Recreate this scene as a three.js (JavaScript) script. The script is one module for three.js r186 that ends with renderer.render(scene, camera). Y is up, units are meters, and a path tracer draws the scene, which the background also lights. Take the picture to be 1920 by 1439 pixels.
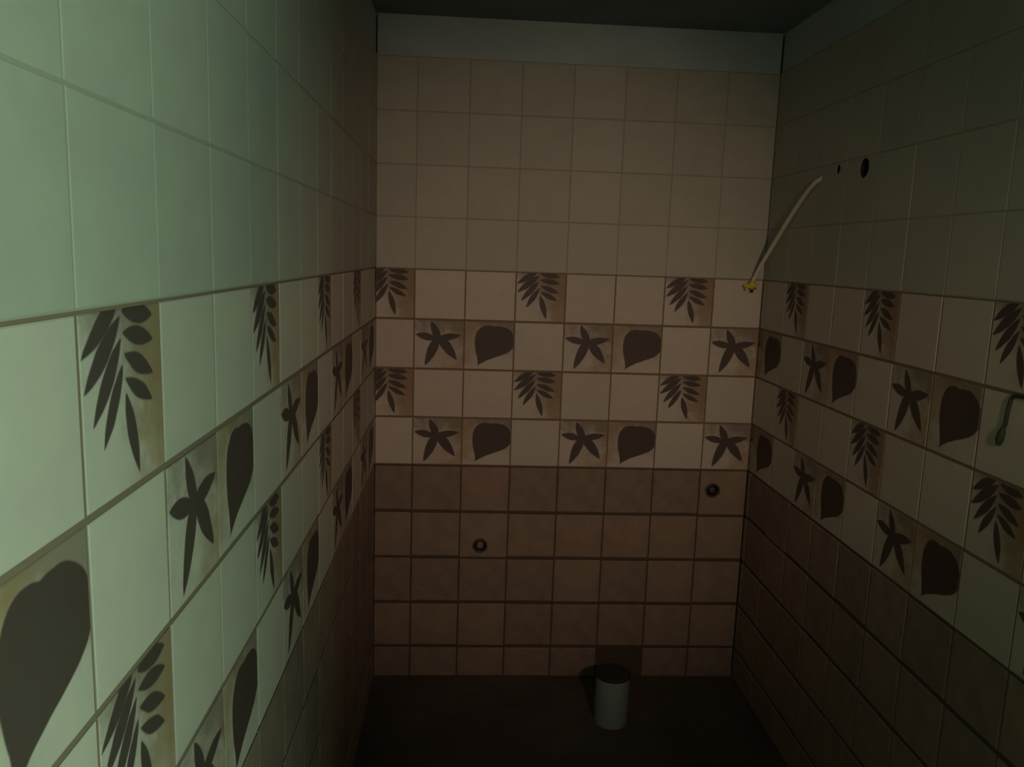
import * as THREE from 'three';
import { RectAreaLightUniformsLib } from 'three/addons/lights/RectAreaLightUniformsLib.js';
import { mergeGeometries } from 'three/addons/utils/BufferGeometryUtils.js';

// ------------------------------------------------------------------ camera, sky, light, exposure
const S = 0.165;                       // side of one small wall square
const ROW = 0.16386;                   // height of one row
const BAND = 1.42722;                  // top of the leaf band above the floor
const W = 1.28154;                     // room width
const L = 3.05;                        // room length
const H = BAND + 4.75 * ROW;           // ceiling
const scene = new THREE.Scene();
const camera = new THREE.PerspectiveCamera(51.156, 1920 / 1439, 0.02, 30);
camera.position.set(0.28962, 1.47912, 2.64099);
camera.rotation.set(-0.15825, -0.06193, 0.03387, 'YXZ');

RectAreaLightUniformsLib.init();
const renderer = new THREE.WebGLRenderer({ antialias: true });
renderer.toneMapping = THREE.LinearToneMapping;
renderer.toneMappingExposure = 1.0;
renderer.shadowMap.enabled = true;
scene.background = new THREE.Color().setRGB(0.55, 0.85, 0.52);   // overcast sky over greenery, seen only through the window

// window in the right wall, beside the photographer
const WZ0 = (0.1855 + 15) * S, WZ1 = (0.1855 + 18) * S, WY0 = BAND - 4 * ROW, WY1 = BAND + 1 * ROW;
const daylight = new THREE.RectAreaLight(new THREE.Color().setRGB(0.64, 1.0, 0.74), 27, WZ1 - WZ0 - 0.08, WY1 - WY0 - 0.08);
daylight.position.set(W + 0.32, (WY0 + WY1) / 2, (WZ0 + WZ1) / 2);
daylight.lookAt(0, (WY0 + WY1) / 2, (WZ0 + WZ1) / 2);
scene.add(daylight);

// warm spot lamp on the wall over the door, aimed at the leaf band of the end wall
const LAMP = { x: 0.82, y: 1.72, z: L - 0.13 };
const spot = new THREE.SpotLight(new THREE.Color().setRGB(1.0, 0.70, 0.53), 4.4, 0, 0.46, 1, 2);
spot.position.set(LAMP.x, LAMP.y, LAMP.z);
spot.target.position.set(0.56, 1.10, 0);
spot.castShadow = true; spot.shadow.radius = 2; spot.shadow.mapSize.set(1024, 1024);
scene.add(spot, spot.target);

// ------------------------------------------------------------------ helpers
let seed = 20240611;
const rnd = () => { seed = (seed * 1664525 + 1013904223) >>> 0; return seed / 4294967296; };
const hash = (x, y, k) => { let h = (x * 374761393 + y * 668265263 + k * 1442695041) | 0; h = Math.imul(h ^ (h >>> 13), 1274126177); return ((h ^ (h >>> 16)) >>> 0) / 4294967296; };
function vnoise(x, y, k, per) {                       // tiling value noise
  const xi = Math.floor(x), yi = Math.floor(y), fx = x - xi, fy = y - yi;
  const m = (a) => ((a % per) + per) % per;
  const sx = fx * fx * (3 - 2 * fx), sy = fy * fy * (3 - 2 * fy);
  const a = hash(m(xi), m(yi), k), b = hash(m(xi + 1), m(yi), k), c = hash(m(xi), m(yi + 1), k), d = hash(m(xi + 1), m(yi + 1), k);
  return a + (b - a) * sx + (c - a) * sy + (a - b - c + d) * sx * sy;
}
function fbm(u, v, base, oct, k) {
  let s = 0, a = 0.5, n = 0, f = base;
  for (let i = 0; i < oct; i++) { s += a * vnoise(u * f, v * f, k + i * 7, f); n += a; a *= 0.55; f *= 2; }
  return s / n;
}
const sm = (a, b, x) => { const t = Math.min(1, Math.max(0, (x - a) / (b - a))); return t * t * (3 - 2 * t); };
const mix = (a, b, t) => a.map((q, i) => q + (b[i] - q) * t);
const toS = (l) => Math.round(255 * (l <= 0.0031308 ? 12.92 * l : 1.055 * Math.pow(l, 1 / 2.4) - 0.055));
function texture(n, fn) {                             // fn(u, v) gives linear rgb, v up
  const data = new Uint8Array(n * n * 4);
  for (let j = 0; j < n; j++) for (let i = 0; i < n; i++) {
    const c = fn((i + 0.5) / n, (j + 0.5) / n), o = (j * n + i) * 4;
    for (let q = 0; q < 3; q++) data[o + q] = toS(Math.min(1, Math.max(0, c[q])));
    data[o + 3] = 255;
  }
  const t = new THREE.DataTexture(data, n, n);
  t.colorSpace = THREE.SRGBColorSpace; t.magFilter = THREE.LinearFilter; t.minFilter = THREE.LinearFilter;
  t.wrapS = t.wrapT = THREE.RepeatWrapping; t.needsUpdate = true;
  return t;
}
function grey(n, fn) {
  const data = new Uint8Array(n * n * 4);
  for (let j = 0; j < n; j++) for (let i = 0; i < n; i++) {
    const c = Math.round(255 * Math.min(1, Math.max(0, fn((i + 0.5) / n, (j + 0.5) / n)))), o = (j * n + i) * 4;
    data[o] = data[o + 1] = data[o + 2] = c; data[o + 3] = 255;
  }
  const t = new THREE.DataTexture(data, n, n);
  t.magFilter = THREE.LinearFilter; t.minFilter = THREE.LinearFilter; t.wrapS = t.wrapT = THREE.RepeatWrapping; t.needsUpdate = true;
  return t;
}
function tag(o, label, category, kind, group) {
  o.userData.label = label; o.userData.category = category;
  if (kind) o.userData.kind = kind;
  if (group) o.userData.group = group;
  return o;
}
function mesh(name, geo, mat, parent) {
  const m = new THREE.Mesh(geo, mat); m.name = name; m.castShadow = m.receiveShadow = true; parent.add(m); return m;
}
function box(x0, x1, y0, y1, z0, z1) {
  const g = new THREE.BoxGeometry(x1 - x0, y1 - y0, z1 - z0); g.translate((x0 + x1) / 2, (y0 + y1) / 2, (z0 + z1) / 2); return g;
}
function plate(u0, u1, v0, v1, n0, n1, holes = []) {  // slab in wall space with openings ({r,u,v} round or {u0,u1,v0,v1})
  const sh = new THREE.Shape(); sh.moveTo(u0, v0); sh.lineTo(u1, v0); sh.lineTo(u1, v1); sh.lineTo(u0, v1); sh.closePath();
  for (const h of holes) {
    const p = new THREE.Path();
    if (h.r) p.absarc(h.u, h.v, h.r, 0, Math.PI * 2, true);
    else { p.moveTo(h.u0, h.v0); p.lineTo(h.u0, h.v1); p.lineTo(h.u1, h.v1); p.lineTo(h.u1, h.v0); p.closePath(); }
    sh.holes.push(p);
  }
  const g = new THREE.ExtrudeGeometry(sh, { depth: n1 - n0, bevelEnabled: false, curveSegments: 10 });
  g.translate(0, 0, n0); return g;
}

// ------------------------------------------------------------------ tile prints
const CREAM = [0.50, 0.43, 0.365], AMBER = [0.29, 0.165, 0.062], UMBER = [0.13, 0.08, 0.053], LEAF = [0.05, 0.032, 0.028];
function glaze(k, c, amt) {
  return (u, v) => { const n = fbm(u, v, 4, 4, k), g = hash(Math.floor(u * 192), Math.floor(v * 192), k + 3); const f = 1 + amt * (n - 0.5) + 0.05 * (g - 0.5); return [c[0] * f, c[1] * f * (1 + 0.03 * (n - 0.5)), c[2] * f * (1 - 0.06 * (n - 0.5))]; };
}
const leafD = (x, y, ax, ay, bx, by, w, e = 0.85) => {      // signed "inside" of a pointed leaflet from a to b
  const dx = bx - ax, dy = by - ay, l2 = dx * dx + dy * dy, l = Math.sqrt(l2);
  const t = ((x - ax) * dx + (y - ay) * dy) / l2, d = Math.abs((x - ax) * dy - (y - ay) * dx) / l;
  if (t < 0 || t > 1) return -0.02;
  return w * Math.pow(Math.sin(Math.PI * Math.pow(t, e)), 0.8) - d;
};
// y runs down inside the prints
const FERN = [
  [0.46, -0.07, 0.01, 0.22, 0.062, 0.95], [0.46, 0.04, 0.02, 0.40, 0.066, 0.95], [0.46, 0.16, 0.10, 0.58, 0.062, 0.95], [0.47, 0.30, 0.21, 0.72, 0.055, 0.95],
  [0.48, 0.015, 0.89, 0.06, 0.060, 1.0], [0.48, 0.13, 0.89, 0.20, 0.057, 1.0], [0.49, 0.25, 0.87, 0.40, 0.056, 1.0], [0.49, 0.38, 0.85, 0.56, 0.052, 1.0],
  [0.49, 0.46, 0.63, 0.95, 0.060, 0.9]];
const STAR = [
  [0.53, 0.40, 0.02, 0.29, 0.075, 1.25], [0.47, 0.38, 0.95, 0.29, 0.075, 0.78], [0.52, 0.44, 0.33, 0.01, 0.080, 0.85], [0.50, 0.30, 0.22, 0.95, 0.098, 0.82], [0.48, 0.30, 0.87, 0.82, 0.098, 0.85]];
const HEART = (() => {
  const pts = [];
  const segs = [[[0.27, 0.93], [0.30, 0.82], [0.19, 0.62], [0.21, 0.36]], [[0.21, 0.36], [0.22, 0.16], [0.36, 0.02], [0.56, 0.09]], [[0.56, 0.09], [0.78, 0.05], [1.03, 0.12], [1.03, 0.42]], [[1.03, 0.42], [1.02, 0.72], [0.55, 0.70], [0.27, 0.93]]];
  for (const s of segs) { const b = new THREE.CubicBezierCurve(...s.map((q) => new THREE.Vector2(...q))); for (let i = 0; i < 14; i++) { const p = b.getPoint(i / 14); pts.push([p.x, p.y]); } }
  return pts;
})();
function polyD(x, y, P) {
  let d = 9, inside = false;
  for (let i = 0, j = P.length - 1; i < P.length; j = i++) {
    const [ax, ay] = P[j], [bx, by] = P[i], dx = bx - ax, dy = by - ay;
    const t = Math.min(1, Math.max(0, ((x - ax) * dx + (y - ay) * dy) / (dx * dx + dy * dy)));
    d = Math.min(d, Math.hypot(x - ax - t * dx, y - ay - t * dy));
    if ((ay > y) !== (by > y) && x < ((bx - ax) * (y - ay)) / (by - ay) + ax) inside = !inside;
  }
  return inside ? d : -d;
}
function print(kind, k) {
  const base = glaze(k, CREAM, 0.12);
  return (u, v) => {
    const x = u + 0.012 * (fbm(u, v, 8, 2, k + 50) - 0.5), y = 1 - v + 0.012 * (fbm(u, v, 8, 2, k + 60) - 0.5);
    const n = fbm(u, v, 6, 4, k + 20) - 0.5, n2 = fbm(u, v, 16, 3, k + 30) - 0.5;
    let c = base(u, v), amber, umber;
    // airbrushed dye of the print: amber streaks, then umber toward one corner
    if (kind === 'fern') { umber = sm(0.40, 1.05, 0.6 * x + 0.7 * (1 - y) + 0.4 * n + 0.2 * n2); amber = sm(0.45, 1.0, x + 0.1 * y + 0.6 * n); }
    else if (kind === 'star') { umber = sm(0.50, 1.10, 0.35 * x + 0.85 * (1 - y) + 0.45 * n + 0.2 * n2); amber = sm(0.35, 0.95, 0.5 * x + 0.4 * y + 0.6 * n); }
    else { umber = sm(0.55, 1.10, 0.45 * x + 0.8 * (1 - y) + 0.45 * n + 0.2 * n2); amber = sm(0.45, 1.0, 0.75 * (1 - x) + 0.35 * (1 - y) + 0.6 * n); }
    c = mix(c, UMBER, 0.72 * umber); c = mix(c, AMBER, 0.6 * amber);
    let d = -1;
    if (kind === 'fern') for (const q of FERN) d = Math.max(d, leafD(x, y, ...q));
    else if (kind === 'star') for (const q of STAR) d = Math.max(d, leafD(x, y, ...q));
    else d = polyD(x, y, HEART);
    const inner = kind === 'heart' ? mix(LEAF, [0.065, 0.034, 0.027], 0.5 + n) : mix(LEAF, [0.06, 0.038, 0.032], 0.5 + n);
    c = mix(c, inner, 0.97 * sm(-0.009, 0.009, d));
    return c;
  };
}
const rustic = grey(256, (u, v) => 0.55 * fbm(u, v, 6, 5, 71) + 0.45 * fbm(u, v, 24, 3, 77));
const smooth = grey(128, (u, v) => fbm(u, v, 4, 3, 91));
const mat = (map, o = {}) => new THREE.MeshStandardMaterial({ map, roughness: 0.62, bumpMap: smooth, bumpScale: 0.0005, ...o });
const M = {
  cream: [1, 2, 3].map((k) => mat(texture(192, glaze(k * 11, CREAM.map((c, i) => c * [1, 0.96, 1.03][k - 1]), 0.10)))),
  ivory: [1, 2, 3].map((k) => mat(texture(192, glaze(k * 13, [0.40, 0.38, 0.32].map((c) => c * [1, 0.965, 1.03][k - 1]), 0.10)))),
  brown: [1, 2, 3].map((k) => mat(texture(192, glaze(k * 17, [[0.255, 0.175, 0.13], [0.232, 0.16, 0.122], [0.27, 0.183, 0.134]][k - 1], 0.45)), { roughness: 0.75, bumpMap: rustic, bumpScale: 0.0022 })),
  fern: [1, 2].map((k) => mat(texture(320, print('fern', 100 + k)))),
  star: [1, 2].map((k) => mat(texture(320, print('star', 200 + k)))),
  heart: [1, 2].map((k) => mat(texture(320, print('heart', 300 + k)))),
};
const std = (rgb, o = {}) => new THREE.MeshStandardMaterial({ color: new THREE.Color().setRGB(...rgb), roughness: 0.9, ...o });
const rep = (t, a, b) => { const c = t.clone(); c.repeat.set(a, b); c.needsUpdate = true; return c; };
const grain = grey(256, (u, v) => 0.5 * fbm(u, v, 5, 5, 401) + 0.5 * fbm(u, v, 40, 2, 409));
const plasterTex = texture(256, (u, v) => { const n = fbm(u, v, 5, 5, 501); const f = 0.86 + 0.28 * n; return [0.41 * f, 0.47 * f, 0.48 * f]; });
const cementTex = texture(256, (u, v) => { const n = fbm(u, v, 6, 5, 511), w = fbm(u, v, 3, 3, 517); const f = 0.6 + 0.8 * n; return [0.085 * f, 0.068 * f * (0.9 + 0.2 * w), 0.055 * f]; });
const concreteTex = texture(256, (u, v) => { const n = fbm(u, v, 5, 5, 521); const f = 0.75 + 0.5 * n; return [0.16 * f, 0.195 * f, 0.215 * f]; });
const MAT = {
  plaster: new THREE.MeshStandardMaterial({ map: rep(plasterTex, 1.3, 1.3), bumpMap: rep(grain, 1.3, 1.3), bumpScale: 0.002, roughness: 0.95 }),
  floor: new THREE.MeshStandardMaterial({ map: rep(cementTex, 1, 1), bumpMap: rep(grain, 1, 1), bumpScale: 0.006, roughness: 0.95 }),
  ceiling: new THREE.MeshStandardMaterial({ map: rep(concreteTex, 1, 1), bumpMap: rep(grain, 1, 1), bumpScale: 0.004, roughness: 0.95 }),
  groutLight: std([0.32, 0.295, 0.24]),
  groutBand: std([0.19, 0.13, 0.085]),
  groutDark: std([0.08, 0.053, 0.035]),
  mortar: std([0.10, 0.078, 0.06]),
  wood: std([0.22, 0.14, 0.085], { roughness: 0.6 }),
  pvc: std([0.23, 0.275, 0.27], { roughness: 0.45 }),
  rubber: std([0.025, 0.02, 0.02], { roughness: 0.8 }),
  sleeve: std([0.022, 0.022, 0.02], { roughness: 0.9, side: THREE.DoubleSide }),
  brass: std([0.07, 0.05, 0.04], { roughness: 0.5, metalness: 0.3 }),
  conduit: std([0.62, 0.57, 0.46], { roughness: 0.55 }),
  yellow: std([0.55, 0.48, 0.05], { roughness: 0.5 }),
  black: std([0.02, 0.018, 0.018], { roughness: 0.6 }),
  oldgreen: std([0.035, 0.04, 0.022], { roughness: 0.7 }),
  opal: new THREE.MeshStandardMaterial({ color: 0xffffff, roughness: 0.6, emissive: new THREE.Color().setRGB(1.0, 0.66, 0.42), emissiveIntensity: 0.6 }),
};

// ------------------------------------------------------------------ tiles
const THICK = 0.008, geoCache = new Map();
function tileGeo(w, h, u0, u1, v0, v1, ch) {           // bevelled tile, origin at its lower left back, front at n = 0
  const key = [w, h, u0, u1, v0, v1, ch].map((q) => q.toFixed(5)).join();
  if (geoCache.has(key)) return geoCache.get(key);
  const pos = [], uv = [], x = w / 2, y = h / 2, c = Math.min(ch, w * 0.3), cz = ch * 0.55;
  const O = [[-x, -y], [x, -y], [x, y], [-x, y]], I = [[-x + c, -y + c], [x - c, -y + c], [x - c, y - c], [-x + c, y - c]];
  const P = (q, z) => [q[0], q[1], z];
  const quad = (a, b, d, e) => { for (const q of [a, b, d, a, d, e]) { pos.push(...q); uv.push(u0 + (u1 - u0) * (q[0] / w + 0.5), v0 + (v1 - v0) * (q[1] / h + 0.5)); } };
  quad(P(I[0], 0), P(I[1], 0), P(I[2], 0), P(I[3], 0));
  for (let i = 0; i < 4; i++) { const j = (i + 1) % 4; quad(P(O[i], -cz), P(O[j], -cz), P(I[j], 0), P(I[i], 0)); quad(P(O[i], -THICK), P(O[j], -THICK), P(O[j], -cz), P(O[i], -cz)); }
  const g = new THREE.BufferGeometry();
  g.setAttribute('position', new THREE.Float32BufferAttribute(pos, 3)); g.setAttribute('uv', new THREE.Float32BufferAttribute(uv, 2)); g.computeVertexNormals();
  geoCache.set(key, g); return g;
}
const ROWS = [];                                        // v0, v1, zone, index in the band, share of the tile shown
for (let k = -9; k < 4; k++) { const v0 = Math.max(0, BAND + k * ROW), v1 = BAND + (k + 1) * ROW; ROWS.push({ v0, v1, zone: k < -4 ? 'brown' : k < 0 ? 'band' : 'ivory', band: -1 - k, share: (v1 - v0) / ROW }); }
const TOP = BAND + 4 * ROW;
const NAMES = { cream: 'cream_tile', ivory: 'ivory_tile', brown: 'brown_tile', fern: 'fern_leaf_tile', star: 'star_leaf_tile', heart: 'heart_leaf_tile' };
const zoneGap = { brown: [0.0045, 0.008], band: [0.0044, 0.0068], ivory: [0.0026, 0.0034] }, zoneBevel = { brown: 0.0032, band: 0.0014, ivory: 0.0014 };
function tiling(wall, cols, holes, openings, missing) {  // cols: {u0,u1,type,from,to}
  for (const r of ROWS) for (const c of cols) {
    const mid = [(c.u0 + c.u1) / 2, (r.v0 + r.v1) / 2];
    if (openings.some((o) => mid[0] > o.u0 && mid[0] < o.u1 && mid[1] > o.v0 && mid[1] < o.v1)) continue;
    if (missing && missing(c, r)) continue;
    let kind = r.zone;
    if (kind === 'band') kind = r.band % 2 === 0 ? (c.type === 'fern' ? 'fern' : 'cream') : (c.type === 'fern' ? 'cream' : c.type);
    const gap = zoneGap[r.zone], w = c.u1 - c.u0 - gap[0], h = r.v1 - r.v0 - gap[1];
    if (w < 0.012) continue;
    const list = M[kind], m = list[Math.floor(rnd() * list.length)];
    const hole = holes.filter((q) => q.u > c.u0 && q.u < c.u1 && q.v > r.v0 && q.v < r.v1);
    let g;
    if (hole.length) {
      g = plate(-w / 2, w / 2, -h / 2, h / 2, -THICK, 0, hole.map((q) => ({ r: q.r, u: q.u - mid[0], v: q.v - mid[1] })));
      const p = g.attributes.position, t = g.attributes.uv; for (let i = 0; i < p.count; i++) t.setXY(i, p.getX(i) / w + 0.5, p.getY(i) / h + 0.5);
    } else g = tileGeo(w, h, c.from, c.to, 1 - r.share, 1, zoneBevel[r.zone]);
    const o = mesh(NAMES[kind], g, m, wall);
    if (r.zone === 'brown' && !hole.length) o.scale.y = 0.965 + 0.035 * rnd();
    const jit = r.zone === 'brown' ? 0.010 : 0.005;
    o.position.set(mid[0], mid[1], (rnd() - 0.5) * 0.0008);
    o.rotation.set((rnd() - 0.5) * jit, (rnd() - 0.5) * jit * 0.7, (rnd() - 0.5) * 0.004);
  }
}
function columns(first, types, start, len, dir = 1) {    // first: width of the cut column at the start (in squares)
  const out = [{ a: 0, b: first * S, type: types(-1) }];
  for (let i = 0; first * S + i * S < len - 0.01; i++) out.push({ a: first * S + i * S, b: Math.min(len, first * S + (i + 1) * S), type: types(i) });
  return out;
}
const ORDER = ['fern', 'star', 'heart'];
function wallGroup(name, pos, turn, label) {
  const g = new THREE.Group(); g.name = name; g.position.set(...pos); g.rotation.y = turn; scene.add(g); return tag(g, label, 'wall', 'structure');
}
function wallBody(g, len, e0, e1, holes, openings, back = -0.17) {
  mesh('masonry', plate(-e0, len + e1, -0.1, H + 0.1, back, -0.036, openings), MAT.mortar, g);
  const inz = (v0, v1) => [...holes.filter((h) => h.v > v0 && h.v < v1)];
  const cut = (v0, v1) => openings.filter((o) => o.v0 < v1 && o.v1 > v0).map((o) => ({ ...o, v0: Math.max(v0, o.v0), v1: Math.min(v1, o.v1) }));
  const layer = (nm, v0, v1, n1, m) => {                // split round openings into plain slabs so that holes stay inside the outline
    const os = cut(v0, v1);
    if (!os.length) { mesh(nm, plate(0, len, v0, v1, -0.036, n1, inz(v0, v1)), m, g); return; }
    const o = os[0], parts = [];
    parts.push(plate(0, o.u0, v0, v1, -0.036, n1, inz(v0, v1)), plate(o.u1, len, v0, v1, -0.036, n1));
    if (o.v0 > v0 + 1e-4) parts.push(plate(o.u0, o.u1, v0, o.v0, -0.036, n1));
    if (o.v1 < v1 - 1e-4) parts.push(plate(o.u0, o.u1, o.v1, v1, -0.036, n1));
    mesh(nm, mergeGeometries(parts), m, g);
  };
  layer('dado_grout', 0, BAND - 4 * ROW, -0.0045, MAT.groutDark);
  layer('band_grout', BAND - 4 * ROW, BAND, -0.0016, MAT.groutBand);
  layer('upper_grout', BAND, TOP, -0.0014, MAT.groutLight);
  layer('plaster_strip', TOP, H + 0.02, -0.005, MAT.plaster);
}

// back wall
const backCols = columns(0.76, (i) => ORDER[(i + 3) % 3 === 0 ? 1 : (i + 3) % 3 === 1 ? 2 : 0], 0, W).map((c, i) => ({ u0: c.a, u1: c.b, type: i === 0 ? 'fern' : c.type, from: i === 0 ? 0.24 : 0, to: 1 }));
const lastB = backCols[backCols.length - 1]; if (lastB.u1 - lastB.u0 < 0.02) { backCols.pop(); backCols[backCols.length - 1].u1 = W; }
const outlets = [{ u: 0.362, v: 0.4885, r: 0.0255 }, { u: 1.1621, v: 0.6985, r: 0.0255 }];
const wb = wallGroup('wall_back', [0, 0, 0], 0, 'end wall with leaf-printed tile band, brown tiles below and ivory tiles above');
const notch = backCols[5];
wallBody(wb, W, 0.17, 0.17, outlets, []);
tiling(wb, backCols, outlets, [], (c, r) => c === notch && r.v0 < 0.01);
// left wall (u runs toward the end wall)
const leftCols = columns(0.2646, (i) => ['heart', 'star', 'fern'][((i % 3) + 3) % 3], 0, L).map((c, i) => ({ u0: L - c.b, u1: L - c.a, type: c.type, from: 0, to: i === 0 ? 0.2646 : 1 }));
const wl = wallGroup('wall_left', [0, 0, L], Math.PI / 2, 'long tiled wall with pale upper tiles lit green by daylight');
wallBody(wl, L, 0.0, 0.0, [], []);
tiling(wl, leftCols, [], [], null);
// right wall (u runs from the end wall toward the camera)
const rightCols = columns(0.1855, (i) => ['heart', 'fern', 'star'][((i % 3) + 3) % 3], 0, L).map((c, i) => ({ u0: c.a, u1: c.b, type: c.type, from: i === 0 ? 0.8145 : 0, to: 1 }));
const rightHoles = [{ u: 0.2283, v: 0.7430, r: 0.006 }, { u: 0.478, v: 1.7375, r: 0.012 }, { u: 0.622, v: 1.7260, r: 0.0245 }];
const win = { u0: WZ0, u1: WZ1, v0: WY0, v1: WY1 };
const wr = wallGroup('wall_right', [W, 0, 0], -Math.PI / 2, 'shaded tiled wall with two dark holes drilled above the leaf band');
wallBody(wr, L, 0.0, 0.0, rightHoles, [win], -0.36);
tiling(wr, rightCols, rightHoles, [win], null);
for (const h of rightHoles) {                           // dark plastic sleeve lining each drilled hole
  const g = mergeGeometries([new THREE.CylinderGeometry(h.r - 0.0004, h.r - 0.0004, 0.034, 20, 1, true), new THREE.CircleGeometry(h.r - 0.0004, 20).rotateX(-Math.PI / 2).translate(0, -0.017, 0)]);
  mesh('hole_sleeve', g.rotateX(Math.PI / 2).translate(h.u, h.v, -0.0185), MAT.sleeve, wr);
}
// front wall with the closed door, behind the photographer
const DOOR = { u0: 0.14, u1: 0.94, v0: -0.05, v1: 2.0 };
const wf = wallGroup('wall_front', [W, 0, L], Math.PI, 'plastered wall around the closed door');
mesh('plaster', mergeGeometries([box(-0.17, DOOR.u0, -0.1, H + 0.1, -0.12, 0), box(DOOR.u1, W + 0.17, -0.1, H + 0.1, -0.12, 0), box(DOOR.u0, DOOR.u1, DOOR.v1, H + 0.1, -0.12, 0)]), MAT.plaster, wf);
const dr = new THREE.Group(); dr.name = 'door_1'; dr.position.set(W - DOOR.u1, 0, L + 0.03); scene.add(dr); tag(dr, 'closed brown wooden door', 'door', 'structure');
{ const w = DOOR.u1 - DOOR.u0, h = DOOR.v1;
  mesh('door_frame', mergeGeometries([box(0, 0.05, 0, h, 0, 0.08), box(w - 0.05, w, 0, h, 0, 0.08), box(0.05, w - 0.05, h - 0.05, h, 0, 0.08)]), MAT.wood, dr);
  mesh('door_leaf', box(0.052, w - 0.052, 0.005, h - 0.052, 0.02, 0.06), MAT.wood, dr);
  mesh('door_handle', mergeGeometries([box(0.09, 0.11, 1.0, 1.02, -0.04, 0.02), box(0.09, 0.20, 1.0, 1.02, -0.055, -0.04)]), MAT.brass, dr); }

const uvBox = (x0, x1, y0, y1, z0, z1) => { const g = box(x0, x1, y0, y1, z0, z1), p = g.attributes.position, t = g.attributes.uv; for (let i = 0; i < p.count; i++) t.setXY(i, p.getX(i), p.getZ(i)); return g; };
tag(mesh('floor', uvBox(-0.17, W + 0.36, -0.12, 0, -0.17, L + 0.2), MAT.floor, scene), 'bare dark rough cement floor', 'floor', 'structure');
tag(mesh('ceiling', uvBox(-0.17, W + 0.36, H, H + 0.12, -0.17, L + 0.2), MAT.ceiling, scene), 'bare dark concrete ceiling slab', 'ceiling', 'structure');

// window beside the photographer
const wn = new THREE.Group(); wn.name = 'window_1'; wn.position.set(W, WY0, WZ0); wn.rotation.y = -Math.PI / 2; scene.add(wn);
tag(wn, 'small wooden framed window in the tiled wall', 'window', 'structure');
{ const w = WZ1 - WZ0, h = WY1 - WY0, t = 0.04;
  mesh('window_frame', mergeGeometries([box(0, t, 0, h, -0.30, -0.25), box(w - t, w, 0, h, -0.30, -0.25), box(t, w - t, 0, t, -0.30, -0.25), box(t, w - t, h - t, h, -0.30, -0.25)]), MAT.wood, wn); }

// the spot lamp itself: plate on the wall, arm, open can round the bulb
{
  const lamp = new THREE.Group(); lamp.name = 'spot_lamp'; lamp.position.set(LAMP.x, LAMP.y, L); scene.add(lamp);
  tag(lamp, 'small warm spot lamp on the wall over the door', 'lamp');
  mesh('wall_plate', new THREE.CylinderGeometry(0.04, 0.04, 0.012, 24).rotateX(Math.PI / 2).translate(0, 0, -0.006), MAT.brass, lamp);
  mesh('arm', new THREE.CylinderGeometry(0.008, 0.008, 0.06, 12).rotateX(Math.PI / 2).translate(0, 0, -0.04), MAT.brass, lamp);
  const can = [[0.010, -0.06], [0.034, -0.064], [0.046, -0.11], [0.048, -0.115], [0.045, -0.113], [0.032, -0.068]].map((q) => new THREE.Vector2(q[0], -q[1]));
  mesh('shade', new THREE.LatheGeometry(can, 28).rotateX(-Math.PI / 2), MAT.brass, lamp);
  mesh('bulb', new THREE.SphereGeometry(0.022, 20, 14).translate(0, 0, -0.098), MAT.opal, lamp);
}

// ------------------------------------------------------------------ objects
// upright drain pipe on the floor in front of the missing tile
{
  const p = new THREE.Group(); p.name = 'drain_pipe'; p.position.set(0.793, 0, 0.268); scene.add(p);
  tag(p, 'short pale grey plastic drain pipe standing on the dark floor', 'pipe');
  const R = 0.054, h = 0.163;
  const prof = [[R - 0.005, 0.02], [R - 0.005, h - 0.001], [R - 0.003, h], [R - 0.0012, h - 0.0004], [R, h - 0.003], [R, 0.001], [R - 0.001, 0]].map((q) => new THREE.Vector2(...q));
  mesh('pipe_wall', new THREE.LatheGeometry(prof, 40), MAT.pvc, p);
  const plug = [[0, h + 0.010], [0.03, h + 0.0095], [R - 0.004, h + 0.008], [R + 0.0025, h + 0.005], [R + 0.0032, h + 0.001], [R + 0.0028, h - 0.004], [R + 0.0004, h - 0.0045]].reverse().map((q) => new THREE.Vector2(...q));
  const pl = mesh('plug', new THREE.LatheGeometry(plug, 40), MAT.rubber, p); pl.userData.label = 'black rubber plug';
}
// capped water outlets in the end wall
function outlet(u, v, label) {
  const g = new THREE.Group(); g.name = u < 0.6 ? 'water_outlet' : 'water_outlet_001'; g.position.set(u, v, 0); scene.add(g);
  tag(g, label, 'water outlet');
  const ring = [[0.0175, -0.03], [0.0175, 0.003], [0.0192, 0.006], [0.0232, 0.006], [0.0252, 0.004], [0.0252, -0.03]].map((q) => new THREE.Vector2(...q));
  mesh('threaded_collar', new THREE.LatheGeometry(ring, 28).rotateX(Math.PI / 2), MAT.brass, g);
  const cap = [[0, 0.002], [0.0105, 0.0015], [0.0140, -0.001], [0.0145, -0.02]].reverse().map((q) => new THREE.Vector2(...q));
  mesh('plug', new THREE.LatheGeometry(cap, 6).rotateX(Math.PI / 2), u < 0.6 ? std([0.19, 0.14, 0.12], { roughness: 0.6 }) : MAT.brass, g);
  return g;
}
outlet(outlets[0].u, outlets[0].v, 'dark collar water outlet with paler plug, low in the brown end-wall tiles');
outlet(outlets[1].u, outlets[1].v, 'all-dark water outlet just under the leaf band near the corner');

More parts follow.
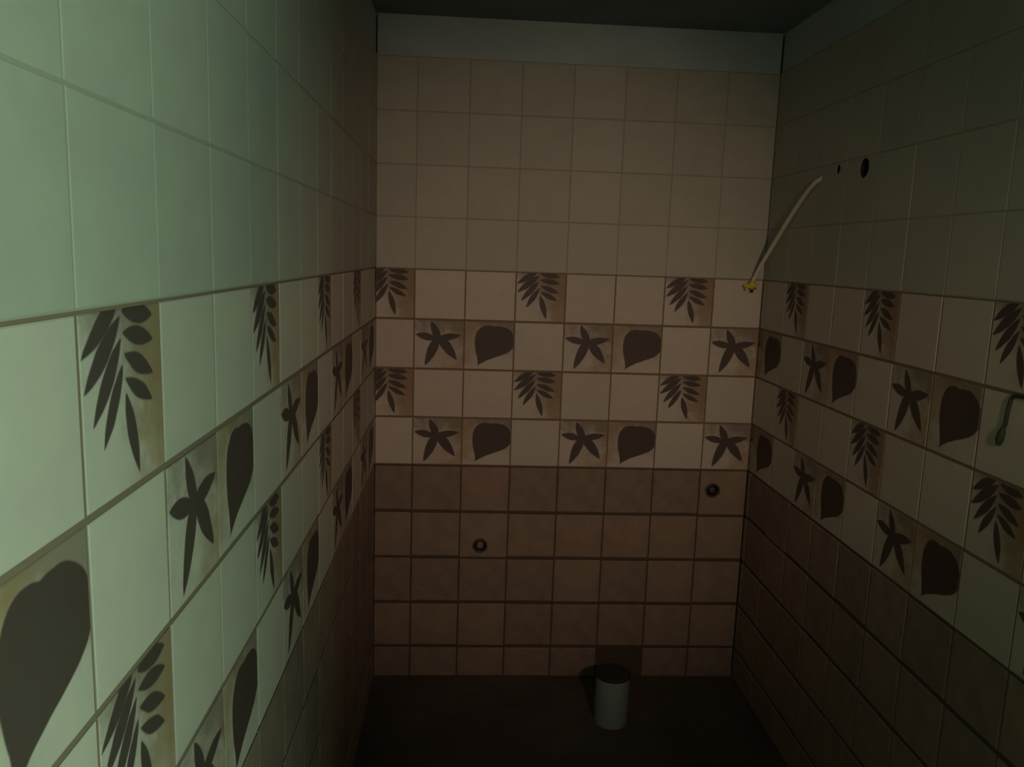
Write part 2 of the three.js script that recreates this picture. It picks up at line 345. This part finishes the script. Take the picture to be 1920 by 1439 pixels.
// flexible conduit spanning the corner from the drilled hole to the end wall
{
  const g = new THREE.Group(); g.name = 'flexible_conduit'; g.position.set(1.240, 1.424, 0.02); scene.add(g);
  tag(g, 'pale flexible conduit slanting across the corner with yellow-taped end', 'conduit');
  const o = g.position, V = (x, y, z) => new THREE.Vector3(x, y, z).sub(o);
  const curve = new THREE.CatmullRomCurve3([V(1.2395, 1.424, 0.016), V(1.2500, 1.475, 0.050), V(1.2610, 1.535, 0.105), V(1.2680, 1.605, 0.185), V(1.2715, 1.672, 0.280), V(1.2760, 1.714, 0.355), V(1.2880, 1.726, 0.382)]);
  mesh('tube', new THREE.TubeGeometry(curve, 90, 0.0068, 12), MAT.conduit, g);
  const wrap = [[0.0075, -0.012], [0.0125, -0.010], [0.0140, -0.004], [0.0120, 0.002], [0.0135, 0.008], [0.0090, 0.013], [0.0072, 0.014]].map((q) => new THREE.Vector2(...q));
  const tape = mesh('tape_wrap', new THREE.LatheGeometry(wrap, 14), MAT.yellow, g); tape.userData.label = 'yellow insulating tape';
  tape.position.copy(V(1.236, 1.409, 0.016)); tape.rotation.set(0.35, 0, -0.35);
  const ends = [[-0.027, -0.004, 0.004, MAT.yellow], [-0.020, -0.017, 0.003, MAT.yellow], [0.018, -0.010, 0.006, MAT.yellow], [0.002, -0.024, 0.004, MAT.black]];
  for (const [dx, dy, dz, m] of ends) {
    const a = V(1.236, 1.409, 0.016), c = new THREE.CatmullRomCurve3([a, a.clone().add(new THREE.Vector3(dx * 0.6, dy * 0.25, dz)), a.clone().add(new THREE.Vector3(dx, dy, dz * 0.5))]);
    mesh('wire_end', new THREE.TubeGeometry(c, 10, 0.0048, 8), m, g);
  }
}
// dark wire end hanging from a joint of the shaded wall
{
  const g = new THREE.Group(); g.name = 'hanging_wire'; g.position.set(W - 0.004, 1.262, 1.263); scene.add(g);
  tag(g, 'short dark wire hanging from a joint of the shaded wall', 'wire');
  const P = [[0.012, 0.002, 0.070], [0.0015, 0.001, 0.060], [0.0010, 0.000, 0.030], [0.0008, -0.004, 0.010], [0.0004, -0.020, 0.004], [0.0004, -0.055, 0.000], [0.0004, -0.066, -0.003]];
  const c = new THREE.CatmullRomCurve3(P.map((q) => new THREE.Vector3(...q)));
  mesh('strand', new THREE.TubeGeometry(c, 40, 0.0036, 8), MAT.oldgreen, g);
  const tip = [[0, -0.034], [0.004, -0.032], [0.0072, -0.022], [0.0070, -0.008], [0.0040, 0.002], [0.0026, 0.004]].map((q) => new THREE.Vector2(...q));
  const t = mesh('taped_tip', new THREE.LatheGeometry(tip, 12), MAT.oldgreen, g); t.position.set(-0.001, -0.066, -0.003); t.rotation.set(0.22, 0, 0);
}

renderer.render(scene, camera);
